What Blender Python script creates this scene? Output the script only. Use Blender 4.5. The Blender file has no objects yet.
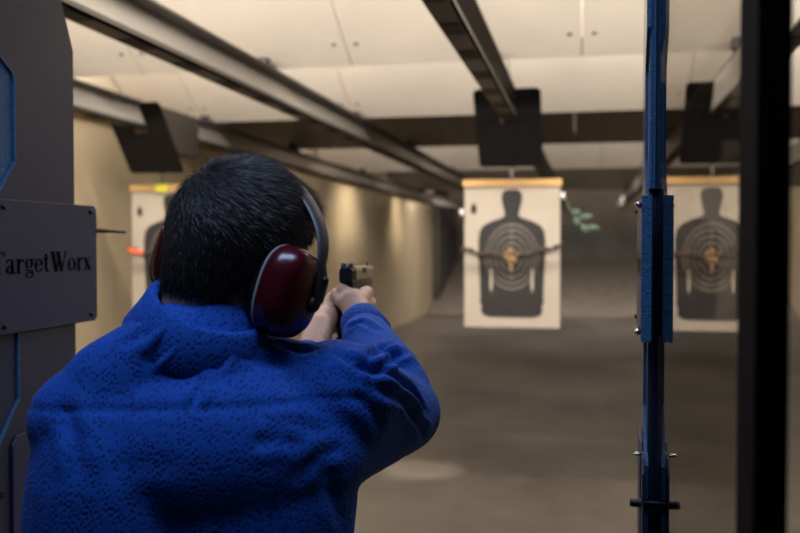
import bpy, bmesh, math, random
import numpy as np
from mathutils import Vector, Matrix, Euler, noise
C = bpy.context.scene.collection
SC = bpy.context.scene
PI = math.pi
R = math.radians
random.seed(7)

# ------------------------------------------------------------------ camera, world, exposure
cam_d = bpy.data.cameras.new('camera'); cam = bpy.data.objects.new('camera', cam_d); C.objects.link(cam)
cam.location = (0, 0, 1.6)
cam.rotation_euler = (R(90 - 1.47), 0, R(11.61))
cam_d.sensor_width = 36; cam_d.lens = 36 * 900 / 800
cam_d.clip_start = .05; cam_d.clip_end = 80
cam_d.dof.use_dof = True; cam_d.dof.focus_distance = 1.38; cam_d.dof.aperture_fstop = 3.6
SC.camera = cam

w = bpy.data.worlds.new('world'); SC.world = w; w.use_nodes = True
w.node_tree.nodes['Background'].inputs[0].default_value = (.45, .55, 1, 1)
w.node_tree.nodes['Background'].inputs[1].default_value = .012
SC.view_settings.view_transform = 'Standard'; SC.view_settings.look = 'None'
SC.view_settings.gamma = 1; SC.view_settings.exposure = 0; SC.view_settings.use_curve_mapping = False

WARM = (1, .895, .785)
def area(name, loc, rot, sx, sy, power, col=WARM, spread=180):
    l = bpy.data.lights.new(name, 'AREA'); l.shape = 'RECTANGLE'; l.size = sx; l.size_y = sy
    l.energy = power; l.color = col; l.spread = R(spread)
    o = bpy.data.objects.new(name, l); C.objects.link(o); o.location = loc; o.rotation_euler = tuple(R(a) for a in rot)
    return o
# tube rows behind the baffles (they look down range and down at the next baffle)
area('ceiling_tube_light', (-.6, 2.75, 2.95), (38, 0, 0), 7.0, .12, 275)
area('ceiling_tube_light', (-.6, 5.05, 3.05), (48, 0, 0), 7.6, .12, 190)
area('ceiling_tube_light', (-.2, 9.7, 3.1), (48, 0, 0), 7.6, .12, 100)
area('ceiling_tube_light', (-.2, 13.2, 3.0), (20, 0, 0), 7.6, .12, 75)
area('ceiling_tube_light', (-.2, 18.0, 3.0), (30, 0, 0), 7.6, .12, 330)
# added unseen lights that wash streaks onto the tan wall
for yy in (9.9, 13.0, 16.6):
    area('wall_wash', (-2.75, yy, 2.95), (0, 21, 0), .16, .9, 19, (1, .86, .66), 95)
# cool lamp in the ceiling above the firing line, behind the shooter
area('booth_lamp', (-.35, .75, 2.85), (8, 0, 0), 1.4, .5, 15, (.50, .66, 1), 140)

# ------------------------------------------------------------------ materials
def mat(name, col, rough=.6, metal=0, spec=.5, noise_s=0, noise_a=.15, bump=0, bump_s=60, coat=0, detail=4, stretch=None):
    m = bpy.data.materials.new(name); m.use_nodes = True
    nt = m.node_tree; b = nt.nodes['Principled BSDF']
    b.inputs['Base Color'].default_value = (*col, 1); b.inputs['Roughness'].default_value = rough
    b.inputs['Metallic'].default_value = metal; b.inputs['Specular IOR Level'].default_value = spec
    b.inputs['Coat Weight'].default_value = coat
    tc = nt.nodes.new('ShaderNodeTexCoord'); src = tc.outputs['Object']
    if stretch:
        mp = nt.nodes.new('ShaderNodeMapping'); mp.inputs['Scale'].default_value = stretch
        nt.links.new(src, mp.inputs['Vector']); src = mp.outputs['Vector']
    if noise_s:
        n = nt.nodes.new('ShaderNodeTexNoise'); n.inputs['Scale'].default_value = noise_s; n.inputs['Detail'].default_value = detail
        nt.links.new(src, n.inputs['Vector'])
        r = nt.nodes.new('ShaderNodeMapRange'); r.inputs['From Min'].default_value = .3; r.inputs['From Max'].default_value = .7
        r.inputs['To Min'].default_value = 1 - noise_a; r.inputs['To Max'].default_value = 1 + noise_a
        nt.links.new(n.outputs['Fac'], r.inputs['Value'])
        h = nt.nodes.new('ShaderNodeVectorMath'); h.operation = 'SCALE'; h.inputs[0].default_value = col
        nt.links.new(r.outputs[0], h.inputs['Scale']); nt.links.new(h.outputs[0], b.inputs['Base Color'])
    if bump:
        n2 = nt.nodes.new('ShaderNodeTexNoise'); n2.inputs['Scale'].default_value = bump_s; n2.inputs['Detail'].default_value = 5
        nt.links.new(src, n2.inputs['Vector'])
        bp = nt.nodes.new('ShaderNodeBump'); bp.inputs['Strength'].default_value = bump; bp.inputs['Distance'].default_value = .01
        nt.links.new(n2.outputs['Fac'], bp.inputs['Height']); nt.links.new(bp.outputs[0], b.inputs['Normal'])
    return m

M = {}
M['baffle'] = mat('baffle_board', (.72, .66, .58), .75, noise_s=2.5, noise_a=.06)
M['baffle_dark'] = mat('dark_steel_and_baffle_shade', (.23, .20, .165), .6, noise_s=3, noise_a=.15)  # dark steel; on two baffles the lack of light is put into this colour
M['dark'] = mat('dark_paint', (.02, .018, .016), .7)
M['wall'] = mat('tan_wall_panel', (.42, .345, .235), .30, noise_s=1.2, noise_a=.12, bump=.05, bump_s=3)
M['wall_pale'] = mat('pale_wall_panel', (.56, .49, .38), .6, noise_s=1.5, noise_a=.1)
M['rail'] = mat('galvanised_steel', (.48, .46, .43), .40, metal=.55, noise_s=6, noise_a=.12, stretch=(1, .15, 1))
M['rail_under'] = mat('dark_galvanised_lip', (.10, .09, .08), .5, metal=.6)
M['plate'] = mat('blackened_steel_plate', (.008, .007, .0075), .7, spec=.3, noise_s=14, noise_a=.3)
M['housing'] = mat('grey_brown_steel', (.035, .029, .027), .55, metal=.1, noise_s=5)
M['wood'] = mat('pine_strip', (.50, .30, .11), .6, noise_s=9, noise_a=.2, stretch=(1, 8, 8))
M['card'] = mat('cream_cardboard', (.40, .35, .29), .85, noise_s=5, noise_a=.05)
M['ink'] = mat('black_ink', (.017, .015, .015), .75, noise_s=14, noise_a=.2)
M['inkring'] = mat('grey_ring_ink', (.18, .155, .13), .8)
M['chain'] = mat('rusty_chain_steel', (.07, .05, .04), .6, metal=.3, noise_s=80, noise_a=.5)
M['gold'] = mat('ochre_cluster', (.30, .185, .075), .6, noise_s=90, noise_a=.5)
M['orange'] = mat('orange_tape', (.85, .13, .03), .6)
M['yellow'] = mat('yellow_green_tape', (.62, .58, .04), .6)
M['leaf'] = mat('pale_green_leaf', (.075, .115, .09), .7)
M['white'] = mat('white_plastic', (.75, .73, .70), .4)
M['panel'] = mat('textured_grey_powder_coat', (.017, .022, .058), .45, noise_s=150, noise_a=.25, bump=.25, bump_s=480)
M['panel_reflect'] = mat('powder_coat_with_reflection_tone', (.14, .13, .125), .25, noise_s=150, noise_a=.2, coat=.5)  # glossy coat; the paler base stands in for a grazing reflection
M['sign'] = mat('smooth_grey_powder_coat', (.019, .028, .073), .42, noise_s=120, noise_a=.10, bump=.15, bump_s=260)
M['blue'] = mat('blue_powder_coat', (.026, .115, .25), .5, noise_s=160, noise_a=.3, bump=.35, bump_s=260)
M['bluedark'] = mat('dark_blue_powder_coat', (.012, .025, .06), .55, noise_s=160, noise_a=.3)
M['letter'] = mat('black_lettering', (.002, .0015, .002), .9, spec=.05)
M['blackpost'] = mat('black_painted_steel', (.003, .003, .003), .85, spec=.1)
M['bolt'] = mat('black_bolt', (.012, .012, .014), .4, metal=.6)
M['chrome'] = mat('bright_steel', (.6, .6, .62), .25, metal=1)
M['hair'] = mat('dark_brown_hair', (.026, .021, .019), .5, spec=.5)
M['scalp'] = mat('dark_hair_cap', (.010, .008, .008), .8)  # cap beneath the strands, darker than they are
M['skin'] = mat('skin', (.56, .33, .24), .5, noise_s=30, noise_a=.08, bump=.12, bump_s=120)
M['nail'] = mat('fingernail', (.66, .42, .34), .3)
M['eye'] = mat('eye_white', (.7, .68, .65), .2)
M['iris'] = mat('iris', (.06, .10, .14), .2)
M['cup'] = mat('dark_red_gloss_plastic', (.060, .003, .008), .25, coat=.15)
M['rubber'] = mat('black_rubber', (.012, .011, .012), .55)
M['band'] = mat('grey_padded_band', (.045, .040, .043), .45, noise_s=40)
M['rim'] = mat('pale_rim_plastic', (.42, .42, .45), .3)
M['slide'] = mat('tan_slide', (.33, .245, .15), .38, metal=.35, noise_s=60, noise_a=.1)
M['gunblack'] = mat('black_polymer', (.010, .013, .018), .35)
M['trouser'] = mat('dark_denim', (.012, .016, .03), .9, noise_s=120, noise_a=.3)
M['shoe'] = mat('black_leather', (.012, .010, .009), .4)
M['button'] = mat('shirt_button', (.03, .05, .12), .3)

# floor: worn brown concrete
def floor_mat():
    m = mat('worn_concrete', (.145, .118, .088), .5, bump=.15, bump_s=30)
    nt = m.node_tree; b = nt.nodes['Principled BSDF']; tc = [n for n in nt.nodes if n.type == 'TEX_COORD'][0]
    def nz(scale, sx, sy, det):
        mp = nt.nodes.new('ShaderNodeMapping'); mp.inputs['Scale'].default_value = (sx, sy, 1)
        n = nt.nodes.new('ShaderNodeTexNoise'); n.inputs['Scale'].default_value = scale; n.inputs['Detail'].default_value = det
        nt.links.new(tc.outputs['Object'], mp.inputs['Vector']); nt.links.new(mp.outputs[0], n.inputs['Vector']); return n
    a = nz(.8, 1, .6, 6); c = nz(5, 1, 1, 8)
    mx = nt.nodes.new('ShaderNodeMath'); mx.operation = 'MULTIPLY_ADD'; mx.inputs[1].default_value = .35
    nt.links.new(c.outputs['Fac'], mx.inputs[0]); nt.links.new(a.outputs['Fac'], mx.inputs[2])
    cr = nt.nodes.new('ShaderNodeValToRGB')
    cr.color_ramp.elements[0].position = .45; cr.color_ramp.elements[0].color = (.043, .037, .030, 1)
    cr.color_ramp.elements[1].position = .95; cr.color_ramp.elements[1].color = (.115, .099, .080, 1)
    # scuffed pale patch where the surface has worn away
    di = nt.nodes.new('ShaderNodeVectorMath'); di.operation = 'DISTANCE'; di.inputs[1].default_value = (-1.0, 6.35, 0)
    ad = nt.nodes.new('ShaderNodeVectorMath'); ad.operation = 'MULTIPLY_ADD'; ad.inputs[1].default_value = (.25, .25, 0)
    nt.links.new(c.outputs['Color'], ad.inputs[0]); nt.links.new(tc.outputs['Object'], ad.inputs[2]); nt.links.new(ad.outputs[0], di.inputs[0])
    mr = nt.nodes.new('ShaderNodeMapRange'); mr.inputs['From Min'].default_value = .34; mr.inputs['From Max'].default_value = .20
    mr.inputs['To Min'].default_value = 0; mr.inputs['To Max'].default_value = .6; nt.links.new(di.outputs['Value'], mr.inputs['Value'])
    mm = nt.nodes.new('ShaderNodeMix'); mm.data_type = 'RGBA'; mm.inputs[7].default_value = (.23, .20, .165, 1)
    nt.links.new(mr.outputs[0], mm.inputs[0]); nt.links.new(cr.outputs[0], mm.inputs[6])
    nt.links.new(mx.outputs[0], cr.inputs[0]); nt.links.new(mm.outputs[2], b.inputs['Base Color'])
    return m
M['floor'] = floor_mat()
M['berm'] = mat('granulated_rubber', (.15, .13, .108), .9, noise_s=6, noise_a=.2, bump=.6, bump_s=25)
M['trap'] = mat('bullet_trap_steel', (.060, .055, .050), .6, noise_s=1.5, noise_a=.3)

# clear polycarbonate
def glass_mat(name, tint=.84, gl=.05):
    m = bpy.data.materials.new(name); m.use_nodes = True; nt = m.node_tree
    for n in list(nt.nodes):
        if n.type != 'OUTPUT_MATERIAL': nt.nodes.remove(n)
    out = nt.nodes[0]
    t = nt.nodes.new('ShaderNodeBsdfTransparent'); t.inputs[0].default_value = (tint, tint * .985, tint * .96, 1)
    g = nt.nodes.new('ShaderNodeBsdfGlossy'); g.inputs['Roughness'].default_value = .03
    fr = nt.nodes.new('ShaderNodeFresnel'); fr.inputs[0].default_value = 1.3
    mu = nt.nodes.new('ShaderNodeMath'); mu.operation = 'MULTIPLY'; mu.inputs[1].default_value = gl * 10
    nt.links.new(fr.outputs[0], mu.inputs[0])
    mx = nt.nodes.new('ShaderNodeMixShader')
    nt.links.new(mu.outputs[0], mx.inputs[0]); nt.links.new(t.outputs[0], mx.inputs[1]); nt.links.new(g.outputs[0], mx.inputs[2])
    nt.links.new(mx.outputs[0], out.inputs[0]); return m
M['clear'] = glass_mat('clear_polycarbonate', .74, .009)
M['lens'] = glass_mat('clear_lens', .93, .12)

# shirt: royal blue weave with rows of small dark dashes
def shirt_mat():
    m = mat('royal_blue_woven_cotton', (.01, .06, .4), .85, spec=.25)
    nt = m.node_tree; b = nt.nodes['Principled BSDF']; tc = [n for n in nt.nodes if n.type == 'TEX_COORD'][0]
    def vor(scale, rnd, sq):
        mp = nt.nodes.new('ShaderNodeMapping'); mp.inputs['Scale'].default_value = sq; mp.inputs['Rotation'].default_value = (0, R(28), 0)
        v = nt.nodes.new('ShaderNodeTexVoronoi'); v.inputs['Scale'].default_value = scale; v.inputs['Randomness'].default_value = rnd
        nt.links.new(tc.outputs['Object'], mp.inputs['Vector']); nt.links.new(mp.outputs[0], v.inputs['Vector']); return v
    v = vor(190, .65, (1.1, .5, .75)); v2 = vor(60, .6, (.7, .5, 1.3))
    r1 = nt.nodes.new('ShaderNodeMapRange'); r1.interpolation_type = 'SMOOTHSTEP'
    r1.inputs['From Min'].default_value = .15; r1.inputs['From Max'].default_value = .55
    nt.links.new(v.outputs['Distance'], r1.inputs['Value'])
    n = nt.nodes.new('ShaderNodeTexNoise'); n.inputs['Scale'].default_value = 55; n.inputs['Detail'].default_value = 3
    nt.links.new(tc.outputs['Object'], n.inputs['Vector'])
    r2 = nt.nodes.new('ShaderNodeMapRange'); r2.inputs['From Min'].default_value = .35; r2.inputs['From Max'].default_value = .65
    r2.inputs['To Min'].default_value = .55; r2.inputs['To Max'].default_value = 1
    nt.links.new(n.outputs['Fac'], r2.inputs['Value'])
    r3 = nt.nodes.new('ShaderNodeMath'); r3.operation = 'SUBTRACT'; r3.inputs[0].default_value = 1; nt.links.new(r1.outputs[0], r3.inputs[1])
    f = nt.nodes.new('ShaderNodeMath'); f.operation = 'MULTIPLY'; nt.links.new(r3.outputs[0], f.inputs[0]); nt.links.new(r2.outputs[0], f.inputs[1])
    mx = nt.nodes.new('ShaderNodeMix'); mx.data_type = 'RGBA'
    mx.inputs[6].default_value = (.004, .062, .34, 1); mx.inputs[7].default_value = (.002, .024, .15, 1)
    nt.links.new(f.outputs[0], mx.inputs[0]); nt.links.new(mx.outputs[2], b.inputs['Base Color'])
    bp = nt.nodes.new('ShaderNodeBump'); bp.inputs['Strength'].default_value = .5; bp.inputs['Distance'].default_value = .002; bp.invert = True
    nt.links.new(f.outputs[0], bp.inputs['Height']); nt.links.new(bp.outputs[0], b.inputs['Normal'])
    b.inputs['Sheen Weight'].default_value = .15; b.inputs['Sheen Tint'].default_value = (.1, .3, 1, 1)
    return m
M['shirt'] = shirt_mat()

# ------------------------------------------------------------------ mesh helpers
class MB:
    def __init__(s): s.bm = bmesh.new(); s.mi = 0
    def _mark(s, faces):
        for f in faces: f.material_index = s.mi
    def box(s, x0, x1, y0, y1, z0, z1, bev=0):
        r = bmesh.ops.create_cube(s.bm, size=1)
        for v in r['verts']:
            v.co = Vector(((x0 + x1) / 2 + v.co.x * (x1 - x0), (y0 + y1) / 2 + v.co.y * (y1 - y0), (z0 + z1) / 2 + v.co.z * (z1 - z0)))
        fs = list({f for v in r['verts'] for f in v.link_faces}); s._mark(fs)
        if bev:
            es = list({e for v in r['verts'] for e in v.link_edges})
            q = bmesh.ops.bevel(s.bm, geom=es, offset=bev, segments=2, affect='EDGES', profile=.5); s._mark(q['faces'])
        return s
    def prism(s, pts, axis, a0, a1, bev=0):
        """polygon pts (two coords) extruded along axis ('x','y','z') from a0 to a1"""
        def mk(p, a):
            return {'x': (a, p[0], p[1]), 'y': (p[0], a, p[1]), 'z': (p[0], p[1], a)}[axis]
        A = [s.bm.verts.new(mk(p, a0)) for p in pts]; B = [s.bm.verts.new(mk(p, a1)) for p in pts]
        fs = [s.bm.faces.new(A), s.bm.faces.new(B[::-1])]
        n = len(pts)
        for i in range(n): fs.append(s.bm.faces.new((A[i], B[i], B[(i + 1) % n], A[(i + 1) % n])))
        s._mark(fs)
        if bev:
            es = list({e for v in A + B for e in v.link_edges})
            q = bmesh.ops.bevel(s.bm, geom=es, offset=bev, segments=2, affect='EDGES', profile=.5); s._mark(q['faces'])
        return s
    def tube(s, pts, r, seg=10, closed=False, flat=None):
        """tube through pts; r number or list; flat=(normal hint, factor) squashes it"""
        P = [Vector(p) for p in pts]; n = len(P); rs = r if isinstance(r, (list, tuple)) else [r] * n
        rings = []; up = None
        for i in range(n):
            a = P[i - 1] if (i > 0 or closed) else P[i]; b = P[(i + 1) % n] if (i < n - 1 or closed) else P[i]
            t = (b - a).normalized()
            if flat: u = Vector(flat[0]); u = (u - t * u.dot(t)).normalized()
            else:
                if up is None: up = Vector((0, 0, 1)) if abs(t.z) < .9 else Vector((1, 0, 0))
                u = (up - t * up.dot(t)).normalized(); up = u
            v = t.cross(u); k = flat[1] if flat else 1
            rings.append([s.bm.verts.new(P[i] + u * math.cos(2 * PI * j / seg) * rs[i] * k + v * math.sin(2 * PI * j / seg) * rs[i]) for j in range(seg)])
        fs = []
        for i in range(n if closed else n - 1):
            A, B = rings[i], rings[(i + 1) % n]
            for j in range(seg): fs.append(s.bm.faces.new((A[j], A[(j + 1) % seg], B[(j + 1) % seg], B[j])))
        if not closed: fs += [s.bm.faces.new(rings[0][::-1]), s.bm.faces.new(rings[-1])]
        s._mark(fs); return s
    def ell(s, c, r, rot=None, seg=20, ring=12):
        m = Matrix.Translation(c) @ (rot.to_matrix().to_4x4() if isinstance(rot, Euler) else (rot or Matrix.Identity(4))) @ Matrix.Diagonal((*r, 1))
        q = bmesh.ops.create_uvsphere(s.bm, u_segments=seg, v_segments=ring, radius=1, matrix=m)
        s._mark({f for v in q['verts'] for f in v.link_faces}); return s
    def cap(s, a, b, ra, rb, seg=18):
        """tapered capsule as a closed lathe"""
        a = Vector(a); b = Vector(b); d = b - a; L = d.length; q = d.to_track_quat('Z', 'Y').to_matrix()
        prof = [(ra * math.sin(t), -ra * math.cos(t)) for t in [PI / 12 * i for i in range(1, 7)]]
        prof += [(rb * math.cos(t), L + rb * math.sin(t)) for t in [PI / 12 * i for i in range(0, 6)]]
        rings = [[s.bm.verts.new(a + q @ Vector((rr * math.cos(2 * PI * j / seg), rr * math.sin(2 * PI * j / seg), z))) for j in range(seg)] for rr, z in prof]
        fs = []
        for A, B in zip(rings, rings[1:]):
            for j in range(seg): fs.append(s.bm.faces.new((A[j], A[(j + 1) % seg], B[(j + 1) % seg], B[j])))
        p0 = s.bm.verts.new(a + q @ Vector((0, 0, -ra))); p1 = s.bm.verts.new(a + q @ Vector((0, 0, L + rb)))
        for j in range(seg):
            fs.append(s.bm.faces.new((p0, rings[0][(j + 1) % seg], rings[0][j]))); fs.append(s.bm.faces.new((p1, rings[-1][j], rings[-1][(j + 1) % seg])))
        s._mark(fs); return s
    def xf(s, mtx): bmesh.ops.transform(s.bm, matrix=mtx, verts=s.bm.verts); return s
    def mesh(s, name):
        bmesh.ops.recalc_face_normals(s.bm, faces=s.bm.faces)
        me = bpy.data.meshes.new(name); s.bm.to_mesh(me); s.bm.free(); return me
    def build(s, name, mats, parent=None, smooth=False):
        me = s.mesh(name); return link(name, me, mats, parent, smooth)
def link(name, me, mats, parent=None, smooth=False):
    for m in (mats if isinstance(mats, (list, tuple)) else [mats]): me.materials.append(m)
    if smooth:
        me.polygons.foreach_set('use_smooth', [True] * len(me.polygons))
        if smooth != 'all':
            me.set_sharp_from_angle(angle=R(40))
    o = bpy.data.objects.new(name, me); C.objects.link(o)
    if parent: o.parent = parent
    return o
def thing(name, label, cat, loc=(0, 0, 0), group=None):
    o = bpy.data.objects.new(name, None); C.objects.link(o); o.location = loc; o.empty_display_size = .1
    return tag(o, label, cat, group)
def tag(o, label, cat, group=None):
    o['label'] = label; o['category'] = cat
    if group: o['group'] = group
    return o
def struct(o): o['kind'] = 'structure'; return o
def copy_tree(o, parent=None):
    c = o.copy(); C.objects.link(c); c.parent = parent
    for ch in [x for x in bpy.data.objects if x.parent == o]: copy_tree(ch, c)
    return c
def remesh(mb, voxel, smooth_it=6, fac=.5):
    me = mb.mesh('tmp'); o = bpy.data.objects.new('tmp', me); C.objects.link(o)
    r = o.modifiers.new('r', 'REMESH'); r.mode = 'VOXEL'; r.voxel_size = voxel; r.adaptivity = 0
    if smooth_it:
        sm = o.modifiers.new('s', 'SMOOTH'); sm.iterations = smooth_it; sm.factor = fac
    dg = bpy.context.evaluated_depsgraph_get(); dg.update()
    out = bpy.data.meshes.new_from_object(o.evaluated_get(dg))
    bpy.data.objects.remove(o); bpy.data.meshes.remove(me); return out

# ------------------------------------------------------------------ range shell
XL, XR, YB = -3.5, 4.4, 24.4
struct(MB().box(XL - .2, XR + .2, -1.6, YB + .3, -.1, 0).build('floor', M['floor']))
struct(MB().box(XL - .2, XR + .2, -1.6, YB + .3, 3.75, 3.85).build('ceiling', M['dark']))
wl = MB()
ys = [2.6 + 1.22 * i for i in range(16)]
for a, b in zip(ys, ys[1:]): wl.box(XL - .05, XL, a + .004, b - .004, 0, 2.5)
wl.mi = 1; wl.box(XL - .12, XL - .045, -1.6, YB, 0, 3.75)
struct(wl.build('wall_left', [M['wall'], M['dark']]))
struct(MB().box(XL - .05, XL + .006, -1.6, 2.6, 0, 3.7).build('trim_2', M['wall_pale']))
up = MB()
struct(up.box(XL - .05, XL, 2.6, 20.9, 2.56, 3.7).build('trim_3', M['wall_pale']))
struct(MB().box(XL - .05, XL + .05, 1.0, 20.9, 2.49, 2.56, .004).build('trim_1', M['wood']))
struct(MB().box(XR, XR + .1, -1.6, YB, 0, 3.75).build('wall_right', M['wall']))
struct(MB().box(XL - .2, XR + .2, YB + .1, YB + .25, 0, 3.75).build('wall_back', M['trap']))

# bullet trap: granulate slope and steel plates above it
tr = thing('bullet_trap', 'dark steel bullet trap with sloping rubber berm across the far end', 'bullet trap', (.45, 19, 0))
tr.location = (0, 0, 0)
bm_ = MB(); bm_.prism([(20.0, 0), (24.3, 0), (24.3, 1.12), (23.9, 1.12)], 'x', XL + .02, XR - .02); bm_.build('berm', M['berm'], tr)
pl = MB()
for i in range(7):
    x0 = XL + .02 + i * 1.12
    pl.box(x0, x0 + 1.11, 24.2, 24.28, 1.1, 2.2)
pl.build('back_plate', M['trap'], tr)
MB().prism([(24.2, 2.0), (24.28, 2.05), (22.9, 2.95), (22.82, 2.9)], 'x', XL + .02, XR - .02).build('hood_plate', M['baffle_dark'], tr)
MB().box(XL + .02, XL + .14, 20.95, 24.2, 0, 2.5).build('side_plate', M['trap'], tr)

# angled ceiling baffles
SL = math.tan(R(30))
def baffle(y, L, zb, material, label, cat='ceiling baffle', seam=0.0, bolts=True):
    t = thing('ceiling_baffle', label, cat, (0, y, zb))
    edges = [XL + .01] + [seam + 1.22 * k for k in range(-3, 4)] + [XR - .01]
    edges = sorted(e for e in edges if XL <= e <= XR)
    for a, b in zip(edges, edges[1:]):
        if b - a < .05: continue
        p = MB(); th = .02
        p.prism([(0, 0), (-L, L * SL), (-L + .01, L * SL + th), (.01, th)], 'x', a + .003, b - .003)
        if bolts:
            p.mi = 1
            for xx in (a + .06, b - .06):
                for s in (.15, .75, 1.3):
                    if s < L: p.ell((xx, -s, s * SL - .001), (.012, .012, .006), seg=10, ring=6)
        p.build('panel', [material, M['rail_under']], t)
    st = MB(); st.box(XL + .01, XR - .01, -.0, .05, .012, .10); st.build('back_angle', M['baffle_dark'], t)
    return t
baffle(4.75, 2.0, 2.56, M['baffle'], 'cream angled ceiling baffle nearest the firing line', seam=-.02)
baffle(6.72, 1.6, 2.56, M['baffle'], 'cream angled ceiling baffle just behind the nearest one', seam=-.52)
baffle(8.85, 1.5, 2.56, M['baffle_dark'], 'ceiling baffle coloured dark for shade between two cream baffles', seam=-.1, bolts=False)  # unlit baffle, its shade painted in as a dark colour
baffle(11.8, 1.5, 2.56, M['baffle'], 'cream ceiling baffle beyond the shade-coloured one, above the hanging targets', seam=.2)
baffle(16.3, 1.5, 2.56, M['baffle_dark'], 'ceiling baffle coloured dark for shade far down the range before the bullet trap', seam=0, bolts=False)

# ------------------------------------------------------------------ overhead rails
ZR0, ZR1 = 2.36, 2.54
def rail(x, label):
    t = thing('target_rail', label, 'rail', (x, 1.0, ZR0), 'overhead carrier rails')
    Y0, Y1 = 0.0, 20.2
    MB().box(-.045, -.039, Y0, Y1, .012, .168).build('web', M['rail'], t)
    f = MB(); f.box(-.045, .045, Y0, Y1, 0, .012); f.box(.039, .045, Y0, Y1, .0, .03)
    f.mi = 1
    for k in range(44):
        yy = .3 + k * .45
        f.box(-.035, .035, yy, yy + .16, -.004, 0)
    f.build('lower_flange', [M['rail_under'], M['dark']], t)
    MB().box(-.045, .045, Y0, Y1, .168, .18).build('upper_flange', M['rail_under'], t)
    for yb in (3.65, 5.65, 7.8, 10.75, 15.25, 19.0):
        b = MB(); b.box(-.03, .03, yb - .04, yb + .04, .18, .20); b.box(-.06, -.052 + .05, yb - .03, yb + .03, .18, .24)
        b.build('hanger_bracket', M['bolt'], t)
    return t
XC, XM, XLn, XRr = -.46, -1.68, -2.9, .76
rail(XC, 'steel overhead rail above the lane of the centre target')
rail(XM, 'long steel overhead rail crossing diagonally with no target hung near')
rail(XLn, 'steel overhead rail nearest the tan side wall')
rail(XRr, 'steel overhead rail seen through the clear partition panel')
rail(1.98, 'far steel overhead rail beyond the one seen through the clear panel')

# ------------------------------------------------------------------ carriers, targets, chains
def carrier(x, y0, label):
    """y0: where the sloped plate starts"""
    t = thing('target_carrier', label, 'target carrier', (x, y0, ZR0), 'target carriers')
    # sloped deflector with a slot that lets the rail through; built in its own plane then tilted
    W, H = .2, .57
    def rr(w0, z0, z1, r, n=5):
        pts = []
        for cx, cz, a0 in ((w0 - r, z1 - r, 0), (-w0 + r, z1 - r, 90), (-w0 + r, z0 + r, 180), (w0 - r, z0 + r, 270)):
            for k in range(n + 1):
                a = R(a0 + 90 * k / n); pts.append((cx + r * math.cos(a), cz + r * math.sin(a)))
        return pts
    tilt = math.atan2(.38, .43)
    mtx = Matrix.Translation((0, .38, -.275)) @ Matrix.Rotation(tilt, 4, 'X')
    # outline walked by hand so the notch is part of it
    o = rr(W, 0, H, .03)
    top = [p for p in o if p[1] > H * .5]; bot = [p for p in o if p[1] <= H * .5]
    rightt = [p for p in top if p[0] > 0]; leftt = [p for p in top if p[0] <= 0]
    notch = [(.049, H), (.049, H * .58), (-.049, H * .58), (-.049, H)]
    mb = MB(); mb.prism(rightt + notch + leftt + bot, 'y', 0, .008); mb.xf(mtx).build('deflector_plate', M['plate'], t)
    MB().box(.048, .062, .33, .92, -.12, .16, .003).build('side_cheek', M['housing'], t)
    MB().box(-.062, -.048, .33, .92, -.12, .16, .003).build('side_cheek', M['housing'], t)
    MB().box(-.048, .048, .34, .92, -.125, -.012, .004).build('trolley', M['rail_under'], t)
    MB().box(-.012, .012, .42, .445, -.3495, -.12).build('hanger', M['rail_under'], t)
    return t
def person_outline():
    half = [(.0, .395), (.036, .392), (.056, .375), (.061, .345), (.054, .30), (.043, .262), (.042, .235), (.07, .22), (.115, .205),
            (.165, .18), (.19, .145), (.198, .09), (.198, -.02), (.192, -.10), (.186, -.26), (.190, -.285), (.178, -.31), (.182, -.345), (.165, -.368), (.13, -.378), (0, -.38)]
    half = [(x * 1.08, z * 1.06 + .012) for x, z in half]
    return half + [(-x, z) for x, z in half[-2:0:-1]]
def ring_verts(cx, cz, rx, rz, n=48): return [(cx + rx * math.cos(2 * PI * k / n), cz + rz * math.sin(2 * PI * k / n)) for k in range(n)]
def target(x, y, label, clip=False):
    zc = 1.515
    t = thing('paper_target', label, 'target', (x, y, zc), 'silhouette targets')
    MB().box(-.305, .305, 0, .006, -.455, .455).build('backing_card', M['card'], t)
    MB().box(-.315, .315, -.012, .012, .45, .495, .002).build('header_strip', M['wood'], t)
    s = MB(); s.prism(person_outline(), 'y', -.0025, -.0005)
    s.build('silhouette', M['ink'], t)
    r = MB()
    for k, rr_ in enumerate((.045, .08, .115, .15, .18)):
        n = 56; rin = rr_ - .0052
        A = [r.bm.verts.new((rr_ * .93 * math.cos(2 * PI * j / n), -.0035, -.0 + rr_ * 1.18 * math.sin(2 * PI * j / n))) for j in range(n)]
        B = [r.bm.verts.new((rin * .93 * math.cos(2 * PI * j / n), -.0035, -.0 + rin * 1.15 * math.sin(2 * PI * j / n))) for j in range(n)]
        for j in range(n): r.bm.faces.new((A[j], A[(j + 1) % n], B[(j + 1) % n], B[j]))
    for zz in (.20, .155, .12, .085, -.06, -.1, -.14): r.box(-.006, .006, -.0042, -.003, zz - .009, zz + .009)
    r.build('scoring_ring', M['inkring'], t)
    for sx in (-1, 1):
        sl = MB()
        sl.prism([(sx * .125, -.08), (sx * .138, -.08), (sx * .140, -.19), (sx * .130, -.235), (sx * .122, -.19)], 'y', -.0042, -.003)
        sl.build('arm_gap', M['card'], t)
    e = MB(); pts = [(.012 * math.sin(a) * (1 - .25 * math.cos(a)), .03 * math.cos(a)) for a in [2 * PI * k / 16 for k in range(16)]]
    e.prism([(-.245 + p[0] * 1.6, .31 + p[1] * 1.2) for p in pts], 'y', -.002, -.0005)
    e.build('printed_mark', M['ink'], t)
    return t
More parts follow.
